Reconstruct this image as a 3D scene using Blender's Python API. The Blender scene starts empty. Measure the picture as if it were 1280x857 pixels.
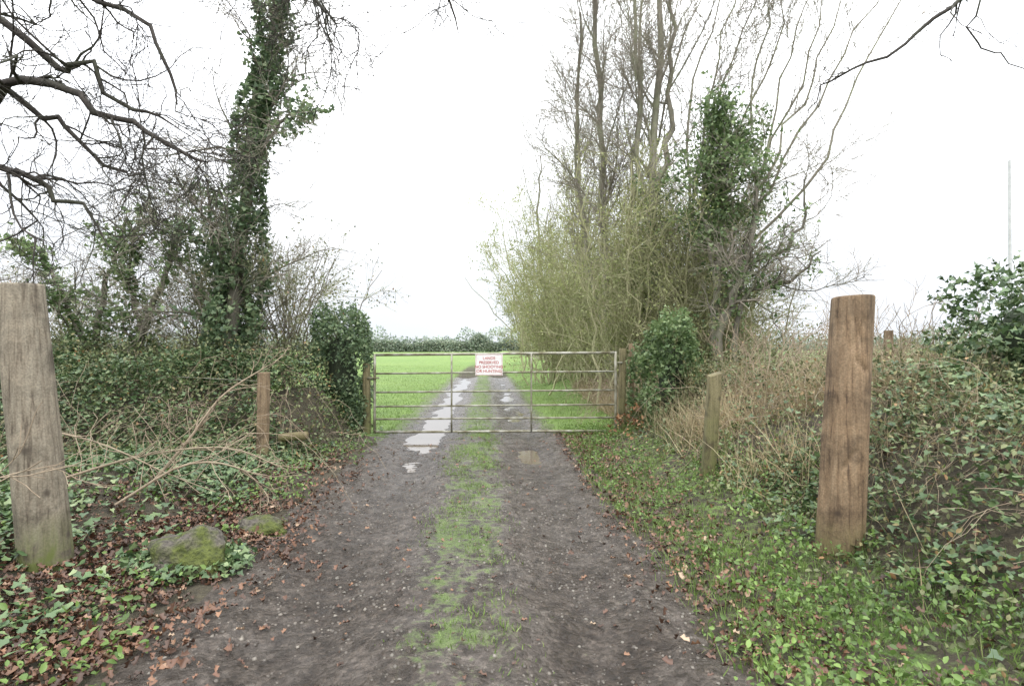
import bpy, math, numpy as np
from mathutils import Vector
rng=np.random.default_rng(11)
S=bpy.context.scene
C=S.collection
# ---------------------------------------------------------------- helpers
def hsh(ix,iy,seed):
    v=np.sin(ix*127.1+iy*311.7+seed*74.7)*43758.5453
    return v-np.floor(v)
def vn(x,y,sc=1.0,seed=0):
    x=np.asarray(x,float)/sc; y=np.asarray(y,float)/sc
    ix=np.floor(x); iy=np.floor(y); fx=x-ix; fy=y-iy
    fx=fx*fx*(3-2*fx); fy=fy*fy*(3-2*fy)
    a=hsh(ix,iy,seed);b=hsh(ix+1,iy,seed);c=hsh(ix,iy+1,seed);d=hsh(ix+1,iy+1,seed)
    return (a*(1-fx)+b*fx)*(1-fy)+(c*(1-fx)+d*fx)*fy
def fbm(x,y,sc=1.0,seed=0):
    xr=.8*x-.6*y; yr=.6*x+.8*y
    return (vn(xr,yr,sc,seed)+.5*vn(x,y,sc/2.1,seed+3)+.25*vn(xr,yr,sc/4.3,seed+7))/1.75
def sm(t):
    t=np.clip(t,0,1); return t*t*(3-2*t)
def cx(y): return -0.15-0.045*np.asarray(y,float)
WZ=-.062
def H(x,y):
    x=np.asarray(x,float); y=np.asarray(y,float)
    u=x-cx(y)
    fade=1-sm((y-26)/20)
    z=np.zeros_like(u)
    wob=(vn(x*0+3,y,1.3,5)-.5)*.16+(vn(x*0+9,y,.45,6)-.5)*.06
    wide=1+.6*sm((y-7.0)/2.5)
    rutL=np.exp(-((u+.8+wob)/(.27*wide))**2); rutR=np.exp(-((u-.75-wob)/(.25+.1*sm((y-9)/3)))**2)
    pn=np.clip((fbm(x,y*.6,.45,9)-.32)*2.6,0,1.2)
    pl=sm((y-6.6)/.8)*(1-sm((y-25)/4))*(.25+.25*sm((y-8)/1.5)+.65*pn)
    pn2=np.clip((fbm(x,y*.5,.5,19)-.34)*2.6,0,1.1)
    pr=sm((y-7.2)/.4)*(1-sm((y-8.2)/.4))*.95+sm((y-9.3)/1)*(1-sm((y-22)/3))*(.28+.7*pn2)
    z=z-fade*(rutL*(.042+.055*pl)+rutR*(.038+.05*pr))
    z=z+fade*.03*np.exp(-(u/.36)**2)
    z=z+fade*.02*(np.exp(-((u+.8+wob-.42)/.1)**2)+np.exp(-((u-.75-wob+.4)/.1)**2)+np.exp(-((u-.75-wob-.4)/.12)**2)+np.exp(-((u+.8+wob+.46)/.12)**2))*fbm(x,y,.5,17)*1.6
    near=(1-sm((y-14)/12))
    z=z+near*((fbm(x,y,.35,21)-.5)*.045+(fbm(x,y,.11,33)-.5)*.036)*(1-.5*np.clip(rutL+rutR,0,1))
    z=z+sm((y-6)/3)*fade*(fbm(x,y,.3,34)-.5)*.022
    z=z+near*.006*np.sin((y+.5*np.abs(u))*2*np.pi/.13)*(rutL+rutR)*sm((fbm(x,y,.9,37)-.5)/.12)*(1-np.clip(pl,0,1))
    lf=1-sm((y-9.9)/1.2)
    up=-u
    side=sm((up-1.55)/1.9)*.2
    s=y+.3*(up-2.3)
    hed=sm((up-1.9)/.7)*sm((s-7.2)/1.5)*.6
    z=z+lf*(side+hed)*(.7+.6*fbm(x,y,1.1,41))
    rb=(.75+.15*sm((y-4.5)/1.5))*sm((u-1.9)/2.3)*(1-.6*sm((u-6.5)/3))
    far=1-sm((y-120)/20)
    rb=np.where(y>10.5,rb*(.5),rb*(1-.45*sm((y-8)/2.5)))
    z=z+rb*far*(.75+.5*fbm(x,y,1.3,51))
    z=z+(fbm(x,y,9,61)-.5)*.12*sm((np.abs(u)-3)/4)
    return z
def mesh_obj(name,V,F,mat,attrs=None,origin=(0,0,0),parent=None,smooth=False,mats=None):
    V=np.asarray(V,float)-np.asarray(origin,float)
    me=bpy.data.meshes.new(name)
    F=[np.asarray(f,int) for f in F if len(f)]
    loops=np.concatenate([f.ravel() for f in F]); tot=np.concatenate([np.full(len(f),f.shape[1]) for f in F])
    st=np.concatenate([[0],np.cumsum(tot)[:-1]])
    me.vertices.add(len(V)); me.vertices.foreach_set('co',V.astype(np.float32).ravel())
    me.loops.add(len(loops)); me.loops.foreach_set('vertex_index',loops.astype(np.int32))
    me.polygons.add(len(tot)); me.polygons.foreach_set('loop_start',st.astype(np.int32)); me.polygons.foreach_set('loop_total',tot.astype(np.int32))
    if smooth: me.polygons.foreach_set('use_smooth',np.ones(len(tot),bool))
    if attrs:
        for k,a in attrs.items():
            at=me.attributes.new(k,'FLOAT','POINT'); at.data.foreach_set('value',np.asarray(a,np.float32))
    me.update(); me.validate()
    if mat: me.materials.append(mat)
    ob=bpy.data.objects.new(name,me); C.objects.link(ob)
    if parent: ob.parent=parent
    else: ob.location=origin
    return ob
def top(ob,label,cat=None,kind=None,group=None):
    if label: ob["label"]=label
    if cat: ob["category"]=cat
    if kind: ob["kind"]=kind
    if group: ob["group"]=group
    return ob
def empty(name,loc):
    e=bpy.data.objects.new(name,None); e.empty_display_size=.2; e.location=loc; C.objects.link(e); return e
# templates ------------------------------------------------------
T_ivy=(np.array([(0,0,0),(.38,-.12,.08),(.55,.22,.10),(.25,.45,.05),(0,1,-.05),(-.25,.45,.05),(-.55,.22,.10),(-.38,-.12,.08)]),[np.array([[0,1,2,3,4],[0,4,5,6,7]])])
T_oval=(np.array([(0,0,0),(.25,.25,.09),(.27,.6,.10),(0,1,-.04),(-.27,.6,.12),(-.25,.25,.09)]),[np.array([[0,1,2,3],[0,3,4,5]])])
T_dead=(np.array([(0,0,0),(.3,.2,.22),(.2,.5,.05),(.34,.75,.25),(0,1,-.1),(-.25,.8,.2),(-.2,.5,.02),(-.33,.25,.28)]),[np.array([[0,1,2,3,4],[0,4,5,6,7]])])
T_dia=(np.array([(0,0,0),(.33,.45,.08),(0,1,0),(-.33,.45,.08)]),[np.array([[0,1,2,3]])])
T_blade=(np.array([(-.5,0,0),(.5,0,0),(.38,.12,.55),(-.38,.12,.55),(0,.42,1.)]),[np.array([[0,1,2,3]]),np.array([[3,2,4]])])
T_tri=(np.array([(-.5,0,0),(.5,0,0),(0,.3,1.)]),[np.array([[0,1,2]])])
def rot(yaw,tx,ry):
    cz,sz=np.cos(yaw),np.sin(yaw); cx_,sx=np.cos(tx),np.sin(tx); cy,sy=np.cos(ry),np.sin(ry); o=np.zeros_like(yaw); i=o+1
    Rz=np.stack([np.stack([cz,-sz,o],-1),np.stack([sz,cz,o],-1),np.stack([o,o,i],-1)],-2)
    Rx=np.stack([np.stack([i,o,o],-1),np.stack([o,cx_,-sx],-1),np.stack([o,sx,cx_],-1)],-2)
    Ry=np.stack([np.stack([cy,o,sy],-1),np.stack([o,i,o],-1),np.stack([-sy,o,cy],-1)],-2)
    return Rz@Rx@Ry
def leaves(P,size,T,tilt=.6,width=1.0,rnd=None,zs=None):
    n=len(P); tv,tf=T; k=len(tv)
    R=rot(rng.uniform(0,6.283,n),rng.normal(0,tilt,n),rng.normal(0,tilt*.8,n))
    sz=np.broadcast_to(size,(n,))[:,None,None]
    loc=tv[None]*sz
    if T is T_blade or T is T_tri:
        loc=loc*np.array([1,1,1.]); loc[:,:,0]=tv[None,:,0]*np.broadcast_to(width,(n,))[:,None]
    V=np.einsum('nij,nkj->nki',R,loc)+P[:,None,:]
    Fs=[(f[None]+ (np.arange(n)*k)[:,None,None]).reshape(-1,f.shape[1]) for f in tf]
    if rnd is None: rnd=rng.random(n)
    return V.reshape(-1,3),Fs,np.repeat(rnd,k)
def leaf_obj(name,P,size,T,mat,tilt=.6,width=1.0,rnd=None,origin=(0,0,0),parent=None):
    V,F,r=leaves(P,size,T,tilt,width,rnd)
    return mesh_obj(name,V,F,mat,{'rnd':r},origin,parent)
# branches -------------------------------------------------------
def line(pts,k):
    p=np.array(pts,float); m=len(p)
    q=np.vstack([2*p[0]-p[1],p,2*p[-1]-p[-2]])
    t=np.linspace(0,m-1,k); i=np.minimum(t.astype(int),m-2); f=(t-i)[:,None]
    a,b,c,d=q[i],q[i+1],q[i+2],q[i+3]
    return .5*((2*b)+(-a+c)*f+(2*a-5*b+4*c-d)*f*f+(-a+3*b-3*c+d)*f**3)
def at(P,R,idx,t):
    k=P.shape[1]; f=t*(k-1); i=np.minimum(f.astype(int),k-2); w=f-i
    pos=P[idx,i]*(1-w)[:,None]+P[idx,i+1]*w[:,None]
    tan=P[idx,i+1]-P[idx,i]; tan=tan/(np.linalg.norm(tan,axis=1,keepdims=True)+1e-9)
    r=R[idx,i]*(1-w)+R[idx,i+1]*w
    return pos,tan,r
def grow(P,R,n,L,k=6,ang=.7,up=.1,wig=.15,tmin=.2,tmax=1.,rf=.6,rmin=.002,bias=None):
    ln=np.linalg.norm(np.diff(P,axis=1),axis=2).sum(1); pr=ln/ln.sum()
    idx=rng.choice(len(P),n,p=pr); t=rng.uniform(tmin,tmax,n)
    pos,tan,r=at(P,R,idx,t)
    rv=rng.normal(size=(n,3)); pp=np.cross(tan,rv); pp/=np.linalg.norm(pp,axis=1,keepdims=True)+1e-9
    a=rng.normal(ang,.2,n)[:,None]
    d=tan*np.cos(a)+pp*np.sin(a)
    if bias is not None: d=d+np.array(bias)
    l=L*rng.uniform(.45,1.35,n)*(1.15-.5*t)
    out=[pos]
    for j in range(k-1):
        d=d+rng.normal(0,wig,(n,3)); d[:,2]+=up
        d/=np.linalg.norm(d,axis=1,keepdims=True)
        pos=pos+d*(l/(k-1))[:,None]; out.append(pos)
    P2=np.stack(out,1)
    r0=np.maximum(r*rf,rmin*1.3)
    R2=np.maximum(r0[:,None]*(1-.85*np.linspace(0,1,k))[None],rmin)
    return P2,R2
def tubes(sets,s=5):
    Vs=[];Fs=[];Ts=[];off=0
    for (P,R) in sets:
        N,k,_=P.shape
        T=np.gradient(P,axis=1); T/=np.linalg.norm(T,axis=2,keepdims=True)+1e-9
        ov=P[:,-1]-P[:,0]; ref=np.eye(3)[np.argmin(np.abs(ov),axis=1)][:,None,:]
        a=np.cross(T,np.broadcast_to(ref,T.shape)); a/=np.linalg.norm(a,axis=2,keepdims=True)+1e-9
        b=np.cross(T,a)
        th=np.arange(s)/s*2*np.pi
        ring=P[:,:,None,:]+R[:,:,None,None]*(a[:,:,None,:]*np.cos(th)[:,None]+b[:,:,None,:]*np.sin(th)[:,None])
        Vs.append(ring.reshape(-1,3))
        n=np.arange(N)[:,None,None]*k*s; i=np.arange(k-1)[None,:,None]*s; j=np.arange(s)[None,None,:]; j2=(j+1)%s
        f=np.stack([n+i+j,n+i+j2,n+i+s+j2,n+i+s+j],-1).reshape(-1,4)+off
        Fs.append(f); off+=N*k*s
    return np.vstack(Vs),[np.vstack(Fs)]
def tube_obj(name,sets,mat,s=5,origin=(0,0,0),parent=None):
    V,F=tubes(sets,s); return mesh_obj(name,V,F,mat,None,origin,parent,True)
# ---------------------------------------------------------------- materials
def newmat(name):
    m=bpy.data.materials.new(name); m.use_nodes=True
    nt=m.node_tree; b=nt.nodes['Principled BSDF']; return m,nt,b
def N(nt,t,**kw):
    n=nt.nodes.new(t)
    for k,v in kw.items():
        if k in('operation','blend_type','data_type','attribute_name','noise_dimensions'): setattr(n,k,v)
        else: n.inputs[k].default_value=v
    return n
def ramp(nt,fac,stops):
    r=nt.nodes.new('ShaderNodeValToRGB'); e=r.color_ramp.elements
    while len(e)<len(stops): e.new(.5)
    for i,(p,c) in enumerate(stops): e[i].position=p; e[i].color=(*c,1)
    nt.links.new(fac,r.inputs[0]); return r.outputs[0]
def mix(nt,f,a,b,bt='MIX'):
    m=nt.nodes.new('ShaderNodeMix'); m.data_type='RGBA'; m.blend_type=bt
    for s,v in ((0,f),(6,a),(7,b)):
        if isinstance(v,(int,float)): m.inputs[s].default_value=v
        elif isinstance(v,tuple): m.inputs[s].default_value=(*v,1)
        else: nt.links.new(v,m.inputs[s])
    return m.outputs[2]
def leafmat(name,stops,rough=.5,trans=.2,noise=1.2):
    m,nt,b=newmat(name)
    a=N(nt,'ShaderNodeAttribute',attribute_name='rnd')
    tc=nt.nodes.new('ShaderNodeTexCoord'); no=N(nt,'ShaderNodeTexNoise',Scale=noise,Detail=3.)
    nt.links.new(tc.outputs['Object'],no.inputs['Vector'])
    col=ramp(nt,a.outputs['Fac'],stops)
    br=ramp(nt,no.outputs['Fac'],[(.3,(.7,.72,.65)),(.7,(1.25,1.2,1.1))])
    col=mix(nt,1.0,col,br,'MULTIPLY')
    nt.links.new(col,b.inputs['Base Color']); b.inputs['Roughness'].default_value=rough
    if trans:
        tr=nt.nodes.new('ShaderNodeBsdfTranslucent'); nt.links.new(col,tr.inputs[0])
        ms=nt.nodes.new('ShaderNodeMixShader'); ms.inputs[0].default_value=trans
        nt.links.new(b.outputs[0],ms.inputs[1]); nt.links.new(tr.outputs[0],ms.inputs[2])
        nt.links.new(ms.outputs[0],nt.nodes['Material Output'].inputs[0])
    return m
M_ivy=leafmat('ivy_leaf',[(0,(.055,.1,.048)),(.5,(.095,.16,.072)),(.85,(.15,.22,.1)),(1,(.24,.3,.16))],.42,.08)  # ivy and bramble tones lightened to imitate the bright haze
M_ivyT=leafmat('ivy_tree_leaf',[(0,(.085,.14,.085)),(.5,(.14,.21,.12)),(.85,(.2,.28,.15)),(1,(.28,.34,.21))],.5,.3)
M_ivyL=leafmat('ivy_light',[(0,(.085,.145,.065)),(.6,(.16,.24,.105)),(1,(.26,.34,.17))],.45,.3)
M_herb=leafmat('herb_leaf',[(0,(.08,.14,.04)),(.6,(.14,.235,.06)),(1,(.22,.34,.1))],.5,.3)
M_bram=leafmat('bramble_leaf',[(0,(.11,.12,.065)),(.5,(.17,.2,.095)),(.85,(.23,.26,.13)),(.95,(.31,.25,.13)),(1,(.32,.17,.08))],.55,.25)
M_lit=leafmat('dead_leaf',[(0,(.045,.026,.019)),(.45,(.105,.053,.035)),(.75,(.165,.083,.052)),(.93,(.235,.13,.08)),(1,(.38,.29,.22))],.5,0,5)
M_rust=leafmat('rust_leaf',[(0,(.16,.07,.035)),(.6,(.28,.14,.07)),(1,(.4,.25,.14))],.6,.2,3)
M_grass=leafmat('grass_blade',[(0,(.09,.15,.03)),(.6,(.155,.25,.058)),(.93,(.225,.33,.1)),(1,(.32,.3,.15))],.5,.3,.5)
M_dry=leafmat('dry_grass',[(0,(.23,.18,.11)),(.6,(.4,.33,.21)),(1,(.54,.47,.34))],.7,.25,1)
M_will=leafmat('willow_leaf',[(0,(.2,.23,.09)),(.6,(.31,.35,.15)),(1,(.42,.45,.24))],.6,.4,.5)
M_far=leafmat('far_hazed_leaf',[(0,(.15,.2,.17)),(.6,(.2,.25,.2)),(1,(.3,.32,.27))],.8,.1,.1)  # far foliage paled in its colour to stand in for distance haze
def barkmat(name,c1,c2,c3,sc=6,bump=.6):
    m,nt,b=newmat(name)
    tc=nt.nodes.new('ShaderNodeTexCoord'); mp=nt.nodes.new('ShaderNodeMapping'); mp.inputs['Scale'].default_value=(1,1,.25)
    nt.links.new(tc.outputs['Object'],mp.inputs[0])
    a=N(nt,'ShaderNodeTexNoise',Scale=sc*4.,Detail=5.,Roughness=.65); nt.links.new(mp.outputs[0],a.inputs['Vector'])
    g=N(nt,'ShaderNodeTexNoise',Scale=sc*.4,Detail=3.); nt.links.new(tc.outputs['Object'],g.inputs['Vector'])
    c=ramp(nt,a.outputs['Fac'],[(.3,c1),(.7,c2)])
    gf=ramp(nt,g.outputs['Fac'],[(.48,(0,0,0)),(.65,(.8,.8,.8))])
    nt.links.new(mix(nt,gf,c,c3),b.inputs['Base Color']); b.inputs['Roughness'].default_value=.85
    if bump:
        bp=N(nt,'ShaderNodeBump',Strength=bump,Distance=.02); nt.links.new(a.outputs['Fac'],bp.inputs['Height']); nt.links.new(bp.outputs[0],b.inputs['Normal'])
    return m
M_bark=barkmat('bark_grey_green',(.14,.13,.1),(.28,.26,.21),(.23,.25,.15))  # bark of the hedgerow trees lightened to imitate overexposed glare
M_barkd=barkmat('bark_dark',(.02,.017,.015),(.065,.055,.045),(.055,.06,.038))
M_barkh=barkmat('bark_hedge',(.07,.065,.05),(.17,.155,.12),(.14,.155,.09))
M_twig=barkmat('twig_brown',(.2,.175,.14),(.31,.27,.225),(.26,.265,.19),bump=0)
M_twigl=barkmat('twig_olive',(.28,.27,.15),(.4,.38,.24),(.33,.36,.18),bump=0)
M_stick=barkmat('dead_stick',(.2,.15,.1),(.36,.29,.21),(.26,.22,.15),bump=0)
def woodmat(name,c1,c2,c3,moss=.5,zm=.25):
    m,nt,b=newmat(name)
    tc=nt.nodes.new('ShaderNodeTexCoord'); mp=nt.nodes.new('ShaderNodeMapping'); mp.inputs['Scale'].default_value=(1,1,.06)
    nt.links.new(tc.outputs['Object'],mp.inputs[0])
    a=N(nt,'ShaderNodeTexNoise',Scale=45.,Detail=6.,Roughness=.6,Distortion=.4); nt.links.new(mp.outputs[0],a.inputs['Vector'])
    bl=N(nt,'ShaderNodeTexNoise',Scale=4.,Detail=6.,Roughness=.65,Distortion=.6); nt.links.new(tc.outputs['Object'],bl.inputs['Vector'])
    fi=N(nt,'ShaderNodeTexNoise',Scale=90.,Detail=3.); nt.links.new(tc.outputs['Object'],fi.inputs['Vector'])
    c=ramp(nt,a.outputs['Fac'],[(.3,c1),(.45,c2),(.75,c3)])
    st=ramp(nt,bl.outputs['Fac'],[(.36,(.42,.4,.38)),(.5,(.9,.89,.88)),(.65,(1.2,1.18,1.16))])
    c=mix(nt,1.,c,st,'MULTIPLY')
    c=mix(nt,1.,c,ramp(nt,fi.outputs['Fac'],[(.35,(.75,.75,.74)),(.65,(1.15,1.15,1.15))]),'MULTIPLY')
    sp=nt.nodes.new('ShaderNodeSeparateXYZ'); nt.links.new(tc.outputs['Object'],sp.inputs[0])
    mr=N(nt,'ShaderNodeMapRange'); mr.inputs[1].default_value=zm; mr.inputs[2].default_value=.0; mr.inputs[3].default_value=0; mr.inputs[4].default_value=moss
    nt.links.new(sp.outputs['Z'],mr.inputs[0])
    mu=N(nt,'ShaderNodeMath',operation='MULTIPLY'); nt.links.new(mr.outputs[0],mu.inputs[0])
    mm=ramp(nt,bl.outputs['Fac'],[(.35,(0,0,0)),(.6,(1.6,1.6,1.6))]); nt.links.new(mm,mu.inputs[1]); mu.use_clamp=True
    c=mix(nt,mu.outputs[0],c,(.1,.12,.03))
    kv=N(nt,'ShaderNodeTexVoronoi',Scale=5.); nt.links.new(tc.outputs['Object'],kv.inputs['Vector'])
    c=mix(nt,ramp(nt,kv.outputs['Distance'],[(.05,(.85,.85,.85)),(.16,(0,0,0))]),c,tuple(v*.6 for v in c1))
    nt.links.new(c,b.inputs['Base Color']); b.inputs['Roughness'].default_value=.8
    bp=N(nt,'ShaderNodeBump',Strength=.9,Distance=.008); nt.links.new(a.outputs['Fac'],bp.inputs['Height']); nt.links.new(bp.outputs[0],b.inputs['Normal'])
    return m
M_woodG=woodmat('weathered_wood_grey',(.09,.07,.05),(.21,.18,.135),(.3,.27,.21),1.,.35)
M_woodB=woodmat('weathered_wood_brown',(.065,.04,.024),(.2,.135,.078),(.3,.22,.14),.6,.3)
M_woodO=woodmat('post_wood',(.12,.08,.05),(.23,.165,.1),(.3,.23,.145),.5,.3)
M_woodY=woodmat('post_wood_olive',(.08,.07,.035),(.17,.15,.075),(.24,.21,.12),.7,.8)
# ---------------------------------------------------------------- ground
def groundmat(track):
    m,nt,b=newmat('mud_track' if track else 'bank_and_field')
    g=N(nt,'ShaderNodeAttribute',attribute_name='grass'); d=N(nt,'ShaderNodeAttribute',attribute_name='wet')
    tc=nt.nodes.new('ShaderNodeTexCoord')
    def no(s,dd=5.,r=.6):
        n=N(nt,'ShaderNodeTexNoise',Scale=s,Detail=dd,Roughness=r); nt.links.new(tc.outputs['Object'],n.inputs['Vector']); return n.outputs['Fac']
    n1=no(1.3); n2=no(14,6.); n3=no(70,4.,.7); n4=no(.12); n5=no(5,5.)
    vo=N(nt,'ShaderNodeTexVoronoi',Scale=42.); nt.links.new(tc.outputs['Object'],vo.inputs['Vector'])
    if track:
        soil=ramp(nt,n2,[(.3,(.052,.043,.037)),(.5,(.11,.096,.085)),(.72,(.185,.166,.15))])
        st=ramp(nt,vo.outputs['Color'],[(.2,(.6,.59,.57)),(.6,(1.,1.,1.)),(.95,(1.55,1.53,1.5))])
        soil=mix(nt,.8,soil,mix(nt,1.,soil,st,'MULTIPLY'))
        soil=mix(nt,1.,soil,ramp(nt,n1,[(.3,(.74,.68,.62)),(.7,(1.15,1.15,1.15))]),'MULTIPLY')
        soil=mix(nt,1.,soil,ramp(nt,n5,[(.35,(.68,.65,.61)),(.62,(1.14,1.13,1.12))]),'MULTIPLY')
    else:
        soil=ramp(nt,n2,[(.3,(.036,.03,.02)),(.55,(.085,.073,.046)),(.75,(.145,.13,.08))])
    gr=ramp(nt,n3,[(.25,(.1,.16,.035)),(.5,(.16,.255,.063)),(.75,(.23,.34,.105))])
    gr=mix(nt,1.,gr,ramp(nt,n1,[(.3,(.75,.78,.75)),(.7,(1.12,1.1,1.05))]),'MULTIPLY')
    gr=mix(nt,1.,gr,ramp(nt,n4,[(.3,(.88,.93,.88)),(.7,(1.15,1.08,1.1))]),'MULTIPLY')
    ad=N(nt,'ShaderNodeMath',operation='MULTIPLY_ADD'); nt.links.new(n2,ad.inputs[0]); ad.inputs[1].default_value=2.2; ad.inputs[2].default_value=-1.1
    a2=N(nt,'ShaderNodeMath',operation='ADD'); nt.links.new(ad.outputs[0],a2.inputs[0]); nt.links.new(g.outputs['Fac'],a2.inputs[1])
    gf=ramp(nt,a2.outputs[0],[(.42,(0,0,0)),(.8,(1,1,1))])
    if track: gr=mix(nt,.35,gr,soil)
    col=mix(nt,gf,soil,gr)
    col=mix(nt,d.outputs['Fac'],col,mix(nt,1.,col,(.58,.56,.54),'MULTIPLY'))
    nt.links.new(col,b.inputs['Base Color'])
    rr=N(nt,'ShaderNodeMapRange'); nt.links.new(n5 if track else n1,rr.inputs[0]); rr.inputs[1].default_value=.35; rr.inputs[2].default_value=.62
    rr.inputs[3].default_value=.18 if track else .9; rr.inputs[4].default_value=.46 if track else .95
    if track:
        r2=N(nt,'ShaderNodeMath',operation='MULTIPLY_ADD'); nt.links.new(d.outputs['Fac'],r2.inputs[0]); r2.inputs[1].default_value=-.18; nt.links.new(rr.outputs[0],r2.inputs[2])
        r3=N(nt,'ShaderNodeMath',operation='MULTIPLY_ADD'); nt.links.new(gf,r3.inputs[0]); r3.inputs[1].default_value=.5; nt.links.new(r2.outputs[0],r3.inputs[2]); r3.use_clamp=True
        r4=N(nt,'ShaderNodeMath',operation='MAXIMUM'); nt.links.new(r3.outputs[0],r4.inputs[0]); r4.inputs[1].default_value=.13
        nt.links.new(r4.outputs[0],b.inputs['Roughness'])
    else: nt.links.new(rr.outputs[0],b.inputs['Roughness'])
    hh=N(nt,'ShaderNodeMath',operation='MULTIPLY_ADD'); nt.links.new(vo.outputs['Distance'],hh.inputs[0]); hh.inputs[1].default_value=-.8; nt.links.new(n2,hh.inputs[2])
    h2=N(nt,'ShaderNodeMath',operation='ADD'); nt.links.new(hh.outputs[0],h2.inputs[0]); nt.links.new(n3,h2.inputs[1])
    bp=N(nt,'ShaderNodeBump',Strength=1.,Distance=.026); nt.links.new(h2.outputs[0],bp.inputs['Height']); nt.links.new(bp.outputs[0],b.inputs['Normal'])
    return m
def ext(a,e,s0,g):
    o=[];v=a;s=s0
    while abs(v)<e: v+=s;s*=g;o.append(v)
    return o
xs=np.arange(-4,4.001,.033); xr=ext(4,600,.05,1.11); xs=np.array([-v for v in xr[::-1]]+list(xs)+xr)
ys=list(np.arange(1.2,10,.027))+list(np.arange(10,30,.06)); yr=ext(ys[-1],900,.15,1.09)
b0=[];v=1.2;s=.08
while v>-60: v-=s;s*=1.15;b0.append(v)
ys=np.array(b0[::-1]+ys+yr)
X,Y=np.meshgrid(xs,ys); Z=H(X,Y); U=X-cx(Y)
fd=1-sm((Y-28)/25)
rl=np.exp(-((U+.78)/.5)**2)+np.exp(-((U-.75)/.42)**2)
strip=np.exp(-(U/.34)**4)
inside=sm((U+1.6+.6*(fbm(X,Y,.7,71)-.5))/.3)*(1-sm((U-1.22+.6*(fbm(X,Y,.7,72)-.5))/.3))
grass=np.zeros_like(X)
gstrip=strip*(.26*sm((Y-2.6)/3.)+.15*sm((Y-8)/3)+.95*(fbm(X,Y,.4,73)-.1))
grass=np.where(Y>9.3, np.maximum(1-inside,0)*1., 0)
grass=np.maximum(grass,sm((U-1.2)/.4)*(1-sm((U-2.4)/.6))*.5)
grass=np.maximum(grass,gstrip)
grass=np.where(Y>10, np.maximum(grass,1-fd*np.clip(rl*1.25*inside,0,1)-strip*fd*.25),grass)
grass=np.where((U>4.2)&(Y<140),np.maximum(grass*.3,.45+.2*sm((U-9)/3)),grass)
wet=np.clip(rl*fd*(.25+.7*fbm(X,Y,.9,79)+.9*sm((-Z-.045)/.03)),0,1)*(1-np.clip(grass,0,1)*.5)
nx,ny=len(xs),len(ys)
idx=(np.arange(ny-1)[:,None]*nx+np.arange(nx-1)[None]); Fq=np.stack([idx,idx+1,idx+nx+1,idx+nx],-1).reshape(-1,4)
cu=U[:-1,:-1].ravel()+.018; cy_=Y[:-1,:-1].ravel()
jn=(fbm(X,Y,.5,77)[:-1,:-1].ravel()-.5)*.5
tm=(cu>-1.6+jn)&(cu<1.35+jn)&(cy_<27)
VV=np.stack([X.ravel(),Y.ravel(),Z.ravel()],1)
def sub(mask,name,mat):
    f=Fq[mask]; u,inv=np.unique(f,return_inverse=True)
    return mesh_obj(name,VV[u],[inv.reshape(-1,4)],mat,{'grass':grass.ravel()[u],'wet':wet.ravel()[u]},smooth=True)
top(sub(~tm,'ground',groundmat(False)),'green field and leaf-strewn grassy banks beside the track',None,'structure')
top(sub(tm,'dirt_track',groundmat(True)),'muddy rutted farm track with a grassy middle strip',None,'structure')
m,nt,b=newmat('muddy_water'); b.inputs['Base Color'].default_value=(.13,.105,.08,1); b.inputs['Roughness'].default_value=.05; b.inputs['IOR'].default_value=1.5
tc=nt.nodes.new('ShaderNodeTexCoord'); nn=N(nt,'ShaderNodeTexNoise',Scale=9.,Detail=3.); nt.links.new(tc.outputs['Object'],nn.inputs['Vector'])
bp=N(nt,'ShaderNodeBump',Strength=.12,Distance=.015); nt.links.new(nn.outputs['Fac'],bp.inputs['Height']); nt.links.new(bp.outputs[0],b.inputs['Normal'])
M_water=m
def puddle(u0,y0,y1,w,z,n=30):
    yy=np.linspace(y0,y1,n); c=cx(yy)+u0; t=np.linspace(0,1,n); ww=w*np.sqrt(np.clip(1-(2*t-1)**4,0,1))+.01
    V=np.vstack([np.stack([c-ww,yy,yy*0+z],1),np.stack([c+ww,yy,yy*0+z],1)])
    i=np.arange(n-1); F=np.stack([i,i+n,i+n+1,i+1],1)
    return top(mesh_obj('puddle',V,[F],M_water),'shallow muddy puddle lying in a wheel rut',None,'structure')
puddle(-.82,6.5,27,.62,WZ,60); puddle(.75,7.0,8.6,.33,WZ-.002); puddle(.75,9.3,24,.42,WZ)
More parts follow.
